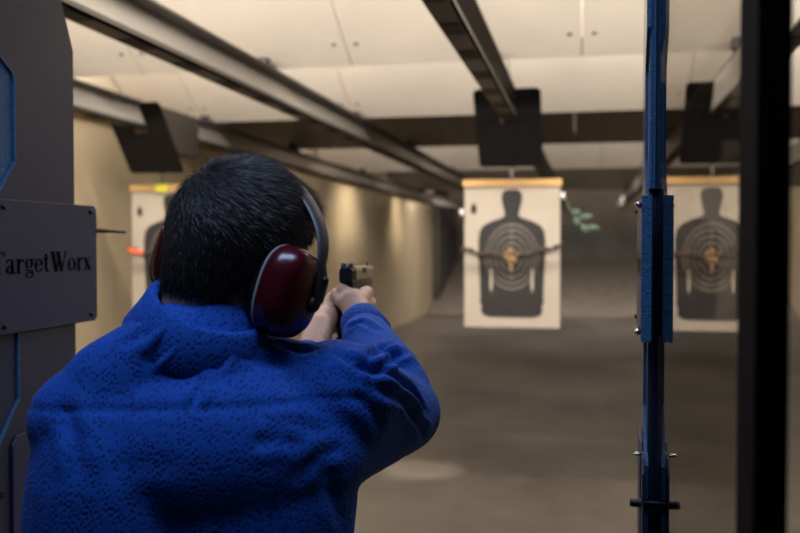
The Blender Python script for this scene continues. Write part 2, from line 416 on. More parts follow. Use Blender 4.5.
def chain(x, y, label, tape=False):
    t = thing('hanging_chain', label, 'chain', (x, y - .03, 1.56), 'chains across the targets')
    pts = []
    for k in range(27):
        u = -1 + 2 * k / 26; pts.append(Vector((u * .315, -.012, .0 - .035 * (1 - u * u) + (.03 * u if u > 0 else 0) + .01 * math.sin(k))))
    ln = MB()
    for i, (a, b) in enumerate(zip(pts, pts[1:])):
        d = (b - a).normalized(); c = (a + b) / 2; side = Vector((0, 1, 0)) if i % 2 else Vector((0, 0, 1))
        side = (side - d * side.dot(d)).normalized()
        loop = [c + d * .018 * math.cos(q) + side * .010 * math.sin(q) for q in [2 * PI * j / 10 for j in range(10)]]
        ln.tube(loop, .0085, 6, closed=True)
    ln.build('chain_links', M['chain'], t, True)
    g = MB(); rnd = random.Random(3)
    for k in range(22):
        a = rnd.random() * 2 * PI; q = .042 * math.sqrt(rnd.random())
        g.ell((q * math.cos(a), -.014 - .006 * rnd.random(), -.035 + q * 1.1 * math.sin(a)), (.013, .009, .010), Euler((rnd.random(), rnd.random(), rnd.random())), 8, 6)
    g.box(-.007, .007, -.018, -.008, -.13, -.06)
    g.build('centre_cluster', M['gold'], t, True)
    MB().ell((-.315, -.012, .0), (.012, .01, .012), seg=10, ring=8).build('end_hook', M['bolt'], t, True)
    MB().ell((.315, -.012, .03), (.012, .01, .012), seg=10, ring=8).build('end_hook', M['bolt'], t, True)
    if tape: MB().tube([(-.30, -.02, -.005), (-.25, -.024, -.02), (-.19, -.024, -.028)], .016, 10).build('orange_tape', M['orange'], t, True)['label'] = 'orange tape'
    return t
def edge_block(x, y, z, label):  # small white block with a short stub, set at the target edge
    o = MB(); o.box(-.012, .012, -.02, .02, -.02, .02, .004); o.tube([(0, -.02, 0), (0, -.035, .004)], .008, 8)
    q = o.build('white_block', M['white'], None, True); q.location = (x, y, z); return tag(q, label, 'clip', 'white blocks on the target edges')
YT = 5.62
carrier(XC, 5.36, 'black steel deflector carrier above the centre silhouette target')
target(XC, 5.80, 'cream silhouette target hanging at the middle of the range, framed by dark floor')
chain(XC, 5.79, 'rusty chain with ochre cluster across the centre target')
carrier(XRr, 5.36, 'black deflector carrier seen through the clear partition panel')
target(XRr, 5.80, 'silhouette target seen through the clear partition panel')
chain(XRr, 5.79, 'rusty chain with ochre cluster behind the clear panel')
carrier(XLn, 5.40, 'black deflector carrier by the tan side wall, above the shooter')
tl = target(XLn + .08, 5.835, 'silhouette target by the tan side wall, mostly hidden behind the head')
MB().box(-.12, -.03, -.02, .014, .44, .4965, .004).build('yellow_tape', M['yellow'], tl)['label'] = 'yellow green tape'
chain(XLn + .08, 5.825, 'chain wrapped in orange tape on the target by the wall', True)
edge_block(XC - .322, 5.80, 1.80, 'small white block on the wall-side edge of the centre target')
edge_block(XC + .322, 5.80, 1.90, 'small white block on the sprig-side edge of the centre target')
# leafy sprig beside the centre target
sp = thing('leaf_sprig', 'small pale green leafy sprig hanging beside the centre target', 'sprig', (XC + .335, 5.80, 1.89))
MB().tube([(0, 0, 0), (.03, 0, -.07), (.07, 0, -.13), (.13, .01, -.19), (.17, .01, -.21)], .004, 6).build('stem', M['leaf'], sp, True)
for (x, z, a, L) in ((.04, -.08, -20, .07), (.06, -.12, -65, .07), (.08, -.13, 10, .10), (.10, -.17, -50, .07), (.12, -.185, -5, .10)):
    lf = MB(); n = 6; d = Vector((math.cos(R(a)), 0, math.sin(R(a)))); u = Vector((-d.z, 0, d.x)); fr = []; 
    for k in range(n + 1):
        s = k / n; wd = .017 * math.sin(PI * s) + .0005; c = Vector((x, 0, z)) + d * L * s + Vector((0, -.01 * math.sin(PI * s), 0))
        fr.append([lf.bm.verts.new(c + u * wd + Vector((0, .004, 0))), lf.bm.verts.new(c), lf.bm.verts.new(c - u * wd + Vector((0, .004, 0)))])
    for A, B in zip(fr, fr[1:]):
        lf.bm.faces.new((A[0], A[1], B[1], B[0])); lf.bm.faces.new((A[1], A[2], B[2], B[1]))
    lo = lf.build('leaf', M['leaf'], sp); sd = lo.modifiers.new('t', 'SOLIDIFY'); sd.thickness = .0015

# ------------------------------------------------------------------ stall dividers
def glyph_strokes():
    """text drawn with strokes on a baseline; x advances; widths vary; returns list of polygons"""
    polys = []
    def st(pts, w0, w1=None):
        w1 = w0 if w1 is None else w1
        n = len(pts); L = []; Rr = []
        for i, p in enumerate(pts):
            a = pts[max(i - 1, 0)]; b = pts[min(i + 1, n - 1)]; dx, dy = b[0] - a[0], b[1] - a[1]; q = math.hypot(dx, dy) or 1
            w_ = (w0 + (w1 - w0) * i / max(n - 1, 1)) / 2; L.append((p[0] - dy / q * w_, p[1] + dx / q * w_)); Rr.append((p[0] + dy / q * w_, p[1] - dx / q * w_))
        polys.append(('strip', L, Rr))
    def oval(cx, cy, rx, ry, thick, thin, a0=0, a1=360, n=28):
        L = []; Rr = []
        for k in range(n + 1):
            a = R(a0 + (a1 - a0) * k / n); w_ = thin + (thick - thin) * abs(math.cos(a)) ** 1.5
            c, s = math.cos(a), math.sin(a)
            L.append((cx + (rx) * c, cy + (ry) * s)); Rr.append((cx + (rx - w_) * c, cy + (ry - min(w_, thin * 1.3 if abs(c) < .5 else w_)) * s))
        polys.append(('strip', L, Rr))
    x = 0; K = .16; k = .05; S = .045
    # T
    st([(x, .97), (x + .62, .97)], .06); st([(x + .31, .97), (x + .31, 0)], K); st([(x + .15, .02), (x + .47, .02)], S)
    st([(x + .02, .97), (x + .0, .74)], .06, .02); st([(x + .60, .97), (x + .62, .74)], .06, .02); x += .64
    # a
    st([(x + .30, .5), (x + .30, .06), (x + .40, .02), (x + .45, .06)], .13, .05); oval(x + .20, .17, .19, .18, .13, .05); oval(x + .19, .52, .18, .14, .10, .05, 0, 165); st([(x + .04, .52), (x + .10, .50)], .09); x += .47
    # r
    def lr(x):
        st([(x + .12, .66), (x + .12, 0)], .14); st([(x, .64), (x + .14, .64)], S); st([(x - .0, .02), (x + .26, .02)], S)
        st([(x + .18, .50), (x + .24, .60), (x + .33, .64)], .05, .09); st([(x + .31, .60), (x + .36, .56)], .12)
    lr(x); x += .40
    # g
    oval(x + .21, .45, .19, .21, .12, .05); st([(x + .30, .62), (x + .44, .64)], .07); st([(x + .12, .27), (x + .06, .19), (x + .12, .12), (x + .33, .09), (x + .40, .0)], .06, .10)
    oval(x + .22, -.10, .21, .14, .08, .05); x += .46
    # e
    oval(x + .21, .33, .21, .33, .13, .05, 5, 330); st([(x + .10, .37), (x + .41, .37)], .05); x += .44
    # t
    st([(x + .14, .88), (x + .14, .14), (x + .19, .04), (x + .27, .04), (x + .31, .10)], .14, .04); st([(x, .64), (x + .28, .64)], .06); x += .33
    # W
    st([(x + .14, .97), (x + .34, .0)], .17); st([(x + .34, .0), (x + .50, .80)], .05); st([(x + .42, .97), (x + .62, .0)], .17); st([(x + .62, 0), (x + .84, .97)], .05)
    st([(x, .97), (x + .28, .97)], S); st([(x + .33, .97), (x + .58, .97)], S); st([(x + .74, .97), (x + .95, .97)], S); x += .94
    # o
    oval(x + .23, .33, .23, .33, .14, .045); x += .50
    lr(x); x += .40
    # x
    st([(x + .08, .64), (x + .36, .02)], .15); st([(x + .36, .64), (x + .08, .02)], .05); st([(x, .64), (x + .2, .64)], S); st([(x + .27, .64), (x + .44, .64)], S)
    st([(x, .02), (x + .17, .02)], S); st([(x + .24, .02), (x + .46, .02)], S); x += .46
    return polys, x
def divider(x, dy, label, turn=0, post=.004):
    t = thing('stall_divider', label, 'stall divider', (x, dy, 0), 'stall dividers at the firing line')
    t.rotation_euler = (0, 0, R(turn)); t.scale = (1.3, 1, 1)
    # side plates: outline in (y, z)
    out = [(1.795, 0), (1.795, 2.02), (1.68, 2.28), (1.68, 2.9), (1.505, 2.9), (1.505, 1.99), (1.52, 1.975), (1.582, 1.935), (1.588, 1.92), (1.588, 1.76), (1.53, 1.69), (1.505, 1.67), (1.505, 1.45),
           (1.592, 1.44), (1.592, 1.29), (1.53, 1.215), (1.505, 1.19), (1.505, 0)]
    for sx in (-1, 1):
        MB().prism(out, 'x', sx * .0105, sx * .014).build('side_panel', M['panel'] if sx > 0 else M['panel_reflect'], t)
        e = MB(); near = out[4:]
        for a, b in zip(near, near[1:]):
            d = Vector((0, b[0] - a[0], b[1] - a[1])).normalized(); n = Vector((0, d.z, -d.y)) * .003
            if n.y > 0: n = -n
            A = Vector((0, *a)); B = Vector((0, *b)); vs = []
            for P in (A, B):
                for q in (Vector((sx * .009, 0, 0)), Vector((sx * .015, 0, 0))):
                    vs.append(P + q); vs.append(P + q + n)
            bvs = [e.bm.verts.new(v) for v in vs]
            for f in ((0, 1, 3, 2), (4, 6, 7, 5), (0, 4, 5, 1), (2, 3, 7, 6), (1, 5, 7, 3), (0, 2, 6, 4)): e.bm.faces.new([bvs[i] for i in f])
        e.build('edge_trim', M['blue'], t)['label'] = 'blue edge trim'
    c = MB(); c.box(-.0102, .0102, 1.515, 1.66, 1.70, 2.9)
    for xx in (-.008, -.0027, .0027, .008): c.box(xx - .0012, xx + .0012, 1.51, 1.515, 1.70, 2.9)
    c.build('upper_core', M['blue'], t)['label'] = 'blue ribbed core'
    c = MB(); c.box(-.0102, .0102, 1.525, 1.66, 0, 1.70)
    for xx in (-.0075, .0075): c.box(xx - .002, xx + .002, 1.52, 1.525, 0, 1.70)
    c.build('lower_core', M['bluedark'], t)
    # sign covers on both sides
    so = [(1.47, 1.425), (1.47, 1.685), (1.862, 1.685), (1.872, 1.675), (1.872, 1.435), (1.862, 1.425)]
    polys, adv = glyph_strokes()
    for sx in (-1, 1):
        s = MB(); s.prism(so, 'x', sx * .0165, sx * .0205, .001)
        s.box(*sorted((sx * .008, sx * .0205)), 1.462, 1.47, 1.425, 1.685)
        sg = s.build('sign_plate', [M['sign']], t)
        sg2 = MB(); 
        sg2.box(*sorted((sx * .0075, sx * .021)), 1.4585, 1.462, 1.425, 1.685).build('blue_edge', M['blue'], sg)
        for yy, zz in ((1.535, 1.67), (1.845, 1.67), (1.845, 1.44), (1.535, 1.44)): MB().ell((sx * .0215, yy, zz), (.0035, .0055, .0055), seg=12, ring=8).build('bolt', M['bolt'], sg, True)
        # lettering: reads along +y seen from +x, along -y seen from -x
        W_ = .352; H_ = .0425; lt = MB(); xx = sx * .0211
        for _, L, Rr in polys:
            def P(p):
                u = p[0] / adv * W_; yy = (1.495 + u) if sx > 0 else (1.495 + W_ - u)
                return (xx, yy, 1.541 + p[1] * H_)
            A = [lt.bm.verts.new(P(p)) for p in L]; B = [lt.bm.verts.new(P(p)) for p in Rr]
            for i in range(len(A) - 1):
                try: lt.bm.faces.new((A[i], A[i + 1], B[i + 1], B[i]))
                except ValueError: pass
        lo = lt.build('lettering', M['letter'], sg)
    # lower cover with bolt
    for sx in (-1, 1):
        MB().prism([(1.56, 0.3), (1.56, 1.205), (1.575, 1.222), (1.74, 1.222), (1.74, .3)], 'x', sx * .0155, sx * .0195, .001).build('lower_cover', M['sign'], t)
        MB().prism([(1.455, .3), (1.455, 1.19), (1.475, 1.215), (1.53, 1.215), (1.53, .3)], 'x', sx * .0155, sx * .018).build('cover_strip', M['panel'], t)
    b = MB(); b.tube([(-.034, 1.50, 1.125), (-.029, 1.50, 1.125), (.029, 1.50, 1.125), (.034, 1.50, 1.125)], [.007, .008, .008, .007], 12)
    b.build('cross_bolt', M['bolt'], t, True)
    for p, q in (((-.025, 1.49, 1.67), (.005, .006, .006)), ((-.025, 1.49, 1.44), (.005, .006, .006)), ((-.023, 1.50, 1.215), (.007, .004, .004)), ((.023, 1.50, 1.215), (.007, .004, .004))):
        MB().ell(p, q, seg=12, ring=8).build('rivet', M['chrome'], t, True)
    MB().box(post, post + .0180, .51, .61, 0, 2.9).build('near_post', M['blackpost'], t)
    MB().prism([(post + .008, .61), (post + .013, .61), (.0025, 1.51), (-.0025, 1.51)], 'z', .1, 2.88).build('clear_panel', M['clear'], t)
    MB().tube([(0.016, 1.868, 1.630), (0.016, 1.92, 1.629), (0.016, 1.93, 1.629), (0.016, 2.01, 1.627)], [.0055, .0055, .004, .003], 10).build('pin', M['bolt'], t, True)
    return t
divider(-1.117, 0, 'grey steel stall divider with blue edge and lettered sign plate facing us')
divider(.0745, .19, 'stall divider seen edge-on with blue edges, clear panel and black post', -2, .0235)

# ------------------------------------------------------------------ shooter
G = Vector((-.463, 1.735, 1.515))          # hand web behind the pistol
SHR, SHL = Vector((-.335, 1.20, 1.385)), Vector((-.632, 1.08, 1.352))
ELR, WRR = Vector((-.298, 1.46, 1.318)), Vector((-.418, 1.665, 1.452))
ELL, WRL = Vector((-.495, 1.38, 1.235)), Vector((-.495, 1.652, 1.440))
HC = Vector((-.477, 1.17, 1.564))
HM = Matrix.Translation(HC) @ Matrix.Rotation(R(-24), 4, 'Z') @ Matrix.Rotation(R(13), 4, 'Y') @ Matrix.Rotation(R(-10), 4, 'X')
def hp(x, y, z): return HM @ Vector((x, y, z))
man = thing('person', 'person in a royal blue shirt seen from behind, aiming a pistol down the range', 'person', (-.49, 1.15, 0))
def unloc(o): o.location = (.49, -1.15, 0); return o   # parts are modelled in world coordinates
PARENT_OFF = Matrix.Translation((.49, -1.15, 0))
def mp(mb_or_me, name, mats, smooth='all', parent=man):
    if isinstance(mb_or_me, MB): mb_or_me.xf(PARENT_OFF); return mb_or_me.build(name, mats, parent, smooth)
    mb_or_me.transform(PARENT_OFF); return link(name, mb_or_me, mats, parent, smooth)

b = MB()
# head
b.ell(hp(0, .0, .052), (.072, .094, .083), HM.to_3x3().to_4x4(), 32, 20)
b.ell(hp(0, .045, .0), (.060, .056, .085), HM.to_3x3().to_4x4(), 28, 18)
b.cap(hp(0, -.038, -.05), hp(0, -.035, .03), .056, .066); b.ell(hp(0, -.03, .015), (.070, .06, .07), HM.to_3x3().to_4x4(), 28, 18)
b.ell(hp(0, .065, -.068), (.038, .034, .030), HM.to_3x3().to_4x4())       # chin
b.cap(hp(0, .101, .02), hp(0, .122, -.012), .008, .013)                    # nose
b.ell(hp(0, .100, -.040), (.024, .012, .006), HM.to_3x3().to_4x4()); b.ell(hp(0, .098, -.051), (.021, .012, .007), HM.to_3x3().to_4x4())
b.cap(hp(-.045, .088, .038), hp(.045, .088, .038), .012, .012)             # brow
for sx in (-1, 1):
    b.ell(hp(sx * .076, -.004, .004), (.008, .018, .030), HM.to_3x3().to_4x4()); b.ell(hp(sx * .045, .072, -.004), (.02, .02, .02))
NB = Vector((-.49, 1.125, 1.42))
b.cap(NB, hp(0, -.022, -.02), .062, .056)
# torso under the shirt
b.cap(SHL + Vector((0, 0, -.01)), SHR + Vector((0, 0, -.01)), .055, .055); b.ell((-.495, 1.14, 1.22), (.17, .105, .23)); b.ell((-.49, 1.14, .98), (.165, .11, .18))
b.cap((-.58, 1.14, .9), (-.60, 1.08, .5), .075, .055); b.cap((-.60, 1.08, .5), (-.62, 1.02, .1), .052, .035)
b.cap((-.40, 1.14, .9), (-.37, 1.22, .5), .075, .055); b.cap((-.37, 1.22, .5), (-.36, 1.22, .1), .052, .035)
b.cap((-.62, 1.00, .06), (-.64, 1.15, .035), .03, .028); b.cap((-.36, 1.20, .06), (-.35, 1.35, .035), .03, .028)
for s_, e_, w_ in ((SHR, ELR, WRR), (SHL, ELL, WRL)): b.cap(s_, e_, .05, .040); b.cap(e_, w_, .040, .027)
# right hand, gripping (gun coordinates: x right, y down range, z up, origin at the hand web)
def g(x, y, z): return G + Vector((x, y, z))
def finger(pts, rs):
    for (p, q), (r0, r1) in zip(zip(pts, pts[1:]), zip(rs, rs[1:])): b.cap(g(*p), g(*q), r0, r1, 14)
wr = WRR - G
b.cap(WRR, g(.020, -.035, -.030), .027, .028); b.cap(WRR, g(.022, -.022, -.060), .025, .022)
for p in ((.033, .022, -.014), (.038, .014, -.036), (.037, .008, -.057), (.033, .0, -.076)):
    b.cap(g(.022, -.035, -.038), g(*p), .025, .0145)
b.cap(g(.012, -.03, -.02), g(-.006, -.020, -.006), .018, .012)              # web
FR = {'i': [(.033, .022, -.014), (.029, .060, -.015), (.022, .082, -.016), (.006, .088, -.022)],
      'm': [(.038, .014, -.036), (.036, .054, -.036), (.010, .066, -.039), (-.012, .060, -.040)],
      'r': [(.037, .008, -.057), (.035, .046, -.057), (.010, .058, -.060), (-.012, .050, -.061)],
      'l': [(.033, .0, -.076), (.031, .035, -.077), (.010, .047, -.079), (-.008, .040, -.080)]}
for k, p in FR.items(): finger(p, [.0135, .0108, .0092, .0080] if k != 'l' else [.0100, .0085, .0076, .0068])
finger([(.0, -.036, -.030), (-.021, -.010, -.016), (-.024, .022, -.012), (-.022, .046, -.012)], [.015, .0125, .0105, .009])
# left hand, wrapped over the right one
b.cap(WRL, g(-.036, -.022, -.058), .026, .024); b.cap(WRL, g(-.040, -.005, -.075), .024, .018)
for p in ((-.040, .034, -.032), (-.041, .030, -.052), (-.040, .024, -.071), (-.037, .016, -.088)): b.cap(g(-.038, -.018, -.055), g(*p), .019, .0115)
FL = [[(-.040, .034, -.032), (-.020, .076, -.036), (.012, .084, -.037), (.030, .066, -.036)],
      [(-.041, .030, -.052), (-.020, .072, -.056), (.012, .078, -.057), (.030, .058, -.056)],
      [(-.040, .024, -.071), (-.019, .063, -.075), (.012, .069, -.076), (.030, .048, -.075)],
      [(-.037, .016, -.088), (-.016, .052, -.091), (.012, .056, -.091), (.028, .038, -.090)]]
for i, p in enumerate(FL): finger(p, [.0115, .0098, .0088, .0078] if i < 3 else [.0100, .0085, .0076, .0068])
finger([(-.034, -.022, -.048), (-.036, .004, -.026), (-.034, .038, -.016), (-.027, .064, -.014)], [.016, .0125, .0105, .009])
body_me = remesh(b, .0034, 3, .45)
mp(body_me, 'body', M['skin'])
for p in ((.006, .0885, -.020), (-.023, .052, -.007)): mp(MB().ell(g(*p), (.004, .005, .004)), 'fingernail', M['nail'])
for sx in (-1, 1):
    ey = MB(); ey.ell(hp(sx * .030, .082, .020), (.0125, .0125, .0125)); ey.mi = 1; ey.ell(hp(sx * .030, .0905, .020), (.006, .0045, .006))
    mp(ey, 'eye', [M['eye'], M['iris']])

# hair: cap plus short strands
def scalp(u, v):
    """u azimuth from front (rad), v polar from top (rad) -> local head point"""
    vv = min(v, R(95)); x = .078 * math.sin(vv) * math.sin(u); y = .103 * math.sin(vv) * math.cos(u) - .002; z = .050 + .094 * math.cos(vv)
    if v > vv:   # down the sides and the nape
        k = (v - vv) / R(60); z -= .112 * k; x *= 1 - .26 * k; y = y * (1 - .30 * k * k) if y < 0 else y
    return Vector((x, y, z))
def vmax(u):
    f = abs((((u + PI) % (2 * PI)) + 2 * PI) % (2 * PI) - PI)   # 0 front .. pi back
    a = f / PI; tw = -R(10) * math.sin(u) if a > .6 else 0
    return R(58) if a < .22 else (tw + R(58) + (R(98) - R(58)) * min((a - .22) / .16, 1) if a < .40 else tw + R(98) + (R(157) - R(98)) * min((a - .40) / .35, 1))
def snorm(p):
    return Vector((p.x / .078 ** 2, p.y / .103 ** 2, max(p.z - .05, -.02) / .094 ** 2)).normalized()
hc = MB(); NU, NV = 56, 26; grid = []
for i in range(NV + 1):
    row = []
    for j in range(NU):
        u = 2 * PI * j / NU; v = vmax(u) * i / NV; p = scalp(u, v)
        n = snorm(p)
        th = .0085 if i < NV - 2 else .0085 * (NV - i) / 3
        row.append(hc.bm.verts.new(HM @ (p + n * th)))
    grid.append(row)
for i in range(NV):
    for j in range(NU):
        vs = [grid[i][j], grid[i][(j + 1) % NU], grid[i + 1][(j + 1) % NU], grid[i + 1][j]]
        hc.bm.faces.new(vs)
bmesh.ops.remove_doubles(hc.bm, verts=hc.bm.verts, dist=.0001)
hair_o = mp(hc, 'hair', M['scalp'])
hs = MB(); rnd = random.Random(11); bmv = hs.bm.verts.new; bmf = hs.bm.faces.new
crown = Vector((-.03, -.075, .11))
for k in range(30000):
    u = rnd.random() * 2 * PI; vm = vmax(u); v = vm * rnd.random() ** .68
    p = scalp(u, v); n = snorm(p)
    # flow: away from the crown whorl; forward on top, down at the sides and the back
    d = (p - crown); d = d - n * d.dot(n)
    d = d.normalized() if d.length > .004 else Vector((rnd.uniform(-1, 1), rnd.uniform(-1, 1), 0)).normalized()
    sw = n.cross(d) * .35
    low = max(0, min(1, (.06 - p.z) / .08))
    d = (d + sw * (1 - low) + Vector((0, 0, -.9)) * low + Vector((rnd.gauss(0, .22), rnd.gauss(0, .22), rnd.gauss(0, .18)))).normalized()
    top = max(0, min(1, (p.z - .05) / .08)); front = max(0, min(1, (p.y - .03) / .05))
    Lh = .014 + .010 * top + .032 * top * front; Lh *= rnd.uniform(.75, 1.25)
    if v > vm * .9: Lh *= .55
    lift = .38 + .25 * top + .75 * front * top
    base = p + n * .006
    side = d.cross(n).normalized(); a = rnd.uniform(-.8, .8); side = (side * math.cos(a) + n * math.sin(a)).normalized()
    wd = rnd.uniform(.00035, .0006); pr = None; pos = base.copy(); dirn = (d + n * lift * 1.3).normalized()
    for s in range(4):
        ww = wd * (1 - s / 3.2); A = bmv(HM @ (pos + side * ww)); B = bmv(HM @ (pos - side * ww))
        if pr: bmf((pr[0], A, B, pr[1]))
        pr = (A, B); pos = pos + dirn * Lh / 3; dirn = (dirn - n * .30 * (1 - .5 * front) + Vector((0, 0, -.06))).normalized()
me = bpy.data.meshes.new('hair_strands'); hs.bm.to_mesh(me); hs.bm.free()
strands = mp(me, 'hair_strands', M['hair'], 'all'); strands['kind'] = 'stuff'

# shirt
def seg_dist(P, a, b_):
    a = np.array(a); b_ = np.array(b_); ab = b_ - a; t = np.clip(((P - a) @ ab) / (ab @ ab), 0, 1); return np.linalg.norm(P - (a + t[:, None] * ab), axis=1), t
s = MB()
s.ell((-.497, 1.135, 1.25), (.205, .135, .22), Euler((R(-6), 0, R(18)))); s.ell((-.49, 1.135, 1.00), (.195, .150, .26), Euler((0, 0, R(10))))
s.ell((-.50, 1.10, 1.33), (.20, .115, .13), Euler((R(-10), 0, R(18))))
s.cap(SHL, SHR, .078, .078, 28)
s.cap((-.49, 1.11, 1.43), SHL + Vector((.03, .0, .01)), .070, .066, 24); s.cap((-.485, 1.12, 1.43), SHR + Vector((-.03, 0, .01)), .066, .062, 24)
s.cap((-.49, 1.115, 1.42), (-.488, 1.13, 1.475), .08, .068, 24)
s.cap((-.57, 1.07, 1.425), (-.635, 1.05, 1.37), .062, .068, 24); s.cap((-.52, 1.09, 1.462), (-.60, 1.06, 1.42), .062, .058, 24)
s.ell((-.59, 1.07, 1.25), (.125, .12, .20), Euler((0, 0, R(25)))); s.ell((-.58, 1.10, 1.08), (.135, .13, .22), Euler((0, 0, R(20))))
s.cap((-.395, 1.615, 1.428), (-.325, 1.49, 1.375), .045, .058, 24); s.ell((-.308, 1.48, 1.352), (.058, .07, .056)); s.cap((-.355, 1.16, 1.32), ELR + Vector((-.01, -.01, -.01)), .072, .060, 24)
s.cap(SHR, ELR, .083, .066, 24); s.cap(ELR, WRR + (ELR - WRR).normalized() * .035, .066, .040, 24)
s.cap(SHL, ELL, .083, .066, 24); s.cap(ELL, WRL + (ELL - WRL).normalized() * .125, .064, .046, 24)
s.ell((-.49, 1.135, .84), (.20, .155, .14), Euler((0, 0, R(10))))
sme = remesh(s, .0052, 22, .5)
n = len(sme.vertices); P = np.empty(n * 3); sme.vertices.foreach_get('co', P); P = P.reshape(-1, 3)
N = np.empty(n * 3); sme.vertices.foreach_get('normal', N); N = N.reshape(-1, 3)
D = np.zeros(n)
from mathutils.bvhtree import BVHTree
bvh = BVHTree.FromPolygons([tuple(p) for p in P], [tuple(q.vertices) for q in sme.polygons])
def on_cloth(px, py):
    """point of the cloth met by the sight line through (px, py)"""
    d = cam.rotation_euler.to_matrix() @ Vector(((px - 400) / 900, (266.5 - py) / 900, -1)); h = bvh.ray_cast(cam.location, d.normalized()); return h[0]
def crease(pts, wdt, amp):
    """a sunk fold with a raised lip on its upper side, along the cloth"""
    global D
    hs_ = []
    for (x0, y0), (x1, y1) in zip(pts, pts[1:]):
        for k in range(5):
            h = on_cloth(x0 + (x1 - x0) * k / 5, y0 + (y1 - y0) * k / 5)
            if h: hs_.append(h)
    m_ = len(hs_)
    if m_ < 2: return
    best = np.full(n, 9.); tt = np.zeros(n)
    for k, (a, b_) in enumerate(zip(hs_, hs_[1:])):
        if (b_ - a).length > .06: continue
        d, t = seg_dist(P, a, b_); u = d < best; best[u] = d[u]; tt[u] = (k + t[u]) / (m_ - 1)
    fade = np.clip(np.minimum(tt, 1 - tt) * 5 + .1, 0, 1)
    D += fade * amp * (-1.0 * np.exp(-(best / wdt) ** 2) + .75 * np.exp(-((best - wdt * 2.1) / (wdt * 1.1)) ** 2))
for pts_, w_, am in [([(187, 324), (165, 345), (143, 369)], .006, .007), ([(170, 312), (150, 330), (118, 352)], .006, .004), ([(228, 342), (220, 358), (213, 374)], .006, .006), ([(201, 386), (193, 410)], .005, .005),
                     ([(362, 366), (380, 350), (397, 338)], .006, .009), ([(370, 373), (395, 356), (416, 347)], .006, .009), ([(357, 368), (385, 374), (412, 392), (430, 425)], .007, .009),
                     ([(372, 386), (400, 398), (420, 425), (425, 440)], .007, .007), ([(340, 354), (356, 366), (372, 372)], .006, .007), ([(350, 392), (372, 410), (385, 440)], .008, .003),
                     ([(345, 330), (362, 322), (385, 334)], .005, .005), ([(250, 444), (280, 440), (306, 444)], .008, .003), ([(262, 428), (300, 424), (330, 432)], .008, .002), ([(300, 470), (322, 455), (352, 446)], .008, .003),
                     ([(285, 480), (315, 470), (345, 474)], .009, .002), ([(330, 480), (335, 505), (345, 530)], .009, .003), ([(60, 400), (75, 440), (78, 490)], .010, .004), ([(240, 350), (262, 362), (300, 366)], .008, .004),
                     ([(110, 470), (150, 462), (190, 470)], .012, .001), ([(275, 345), (300, 352), (322, 350)], .006, .005)]:
    crease(pts_, w_, am)
# yoke seam: cloth above overlaps the cloth below
zs = 1.402 - .02 * np.clip(-(P[:, 0] + .49), 0, 1) 
seam = (P[:, 1] < 1.14)
D += np.where(seam, .0012 / (1 + np.exp(-(P[:, 2] - zs) / .0018)) - .0022 * np.exp(-((P[:, 2] - zs + .003) / .0045) ** 2), 0)
for i in range(n):
    q = Vector(P[i]); D[i] += 0.003 * noise.noise(q * 8) + .0012 * noise.noise(Vector((q.x * 22, q.y * 22, q.z * 12)))
P2 = P + N * D[:, None]; sme.vertices.foreach_set('co', P2.reshape(-1)); sme.update()
mp(sme, 'shirt', M['shirt'])
# collar: folded band round the neck, higher at the back
def collar():
    c = MB(); NS = 60; c0 = Vector((-.499, 1.122, 1.490)); rot = Euler((R(14), R(24), R(4))).to_matrix(); prof = [(.060, -.03), (.064, .012), (.068, .031), (.073, .036), (.081, .032), (.090, .004), (.100, -.022), (.099, -.027), (.086, -.006), (.074, .018)]
    rings = []
    for k in range(NS + 1):
        a = R(100) + R(340) * k / NS   # opening at the front
        e = [Vector((r * math.cos(a) * 1.0, r * math.sin(a) * 1.05, z - (.012 if math.sin(a) > 0 else 0) * math.sin(a))) for r, z in prof]
        rings.append([c.bm.verts.new(c0 + rot @ p) for p in e])
    m_ = len(prof)
    for A, B in zip(rings, rings[1:]):
        for j in range(m_): c.bm.faces.new((A[j], A[(j + 1) % m_], B[(j + 1) % m_], B[j]))
    c.bm.faces.new(rings[0]); c.bm.faces.new(rings[-1][::-1]); return c
mp(collar(), 'collar', M['shirt'])
def cuff(e_, w_, r0, r1):
    d = (w_ - e_).normalized(); c = MB(); a = w_ - d * .052; u = Vector((0, 0, 1)); u = (u - d * u.dot(d)).normalized(); v = d.cross(u)
    prof = [(-.002, r0 - .006), (.006, r0 + .0025), (.050, r1 + .0025), (.056, r1 + .001), (.056, r1 - .003), (.03, r1 - .004)]; rings = []
    for z, r_ in prof: rings.append([c.bm.verts.new(a + d * z + (u * math.cos(t) + v * math.sin(t)) * r_) for t in [2 * PI * j / 32 for j in range(32)]])
    for A, B in zip(rings, rings[1:]):
        for j in range(32): c.bm.faces.new((A[j], A[(j + 1) % 32], B[(j + 1) % 32], B[j]))
    return c
mp(cuff(ELR, WRR, .045, .038), 'cuff', M['shirt']); mp(cuff(ELL, WRL + (ELL - WRL).normalized() * .085, .050, .042), 'cuff', M['shirt'])
# trousers and shoes
t_ = MB(); t_.ell((-.49, 1.14, .93), (.18, .13, .12)); t_.cap((-.575, 1.14, .86), (-.60, 1.08, .5), .095, .075); t_.cap((-.60, 1.08, .5), (-.62, 1.02, .10), .073, .058)
t_.cap((-.405, 1.14, .86), (-.37, 1.22, .5), .095, .075); t_.cap((-.37, 1.22, .5), (-.36, 1.22, .10), .073, .058)
mp(remesh(t_, .012, 4), 'trousers', M['trouser'])
for (x, y) in ((-.62, 1.02), (-.36, 1.22)):
    q = MB(); q.cap((x, y - .03, .052), (x - .01, y + .16, .042), .044, .040); q.ell((x - .005, y + .05, .02), (.05, .15, .018)); q.box(x - .045, x + .04, y - .07, y + .03, .0, .03, .006)
    sh = remesh(q, .006, 3); 
    for v in sh.vertices: v.co.z = max(v.co.z, .001)
    mp(sh, 'shoe', M['shoe'])

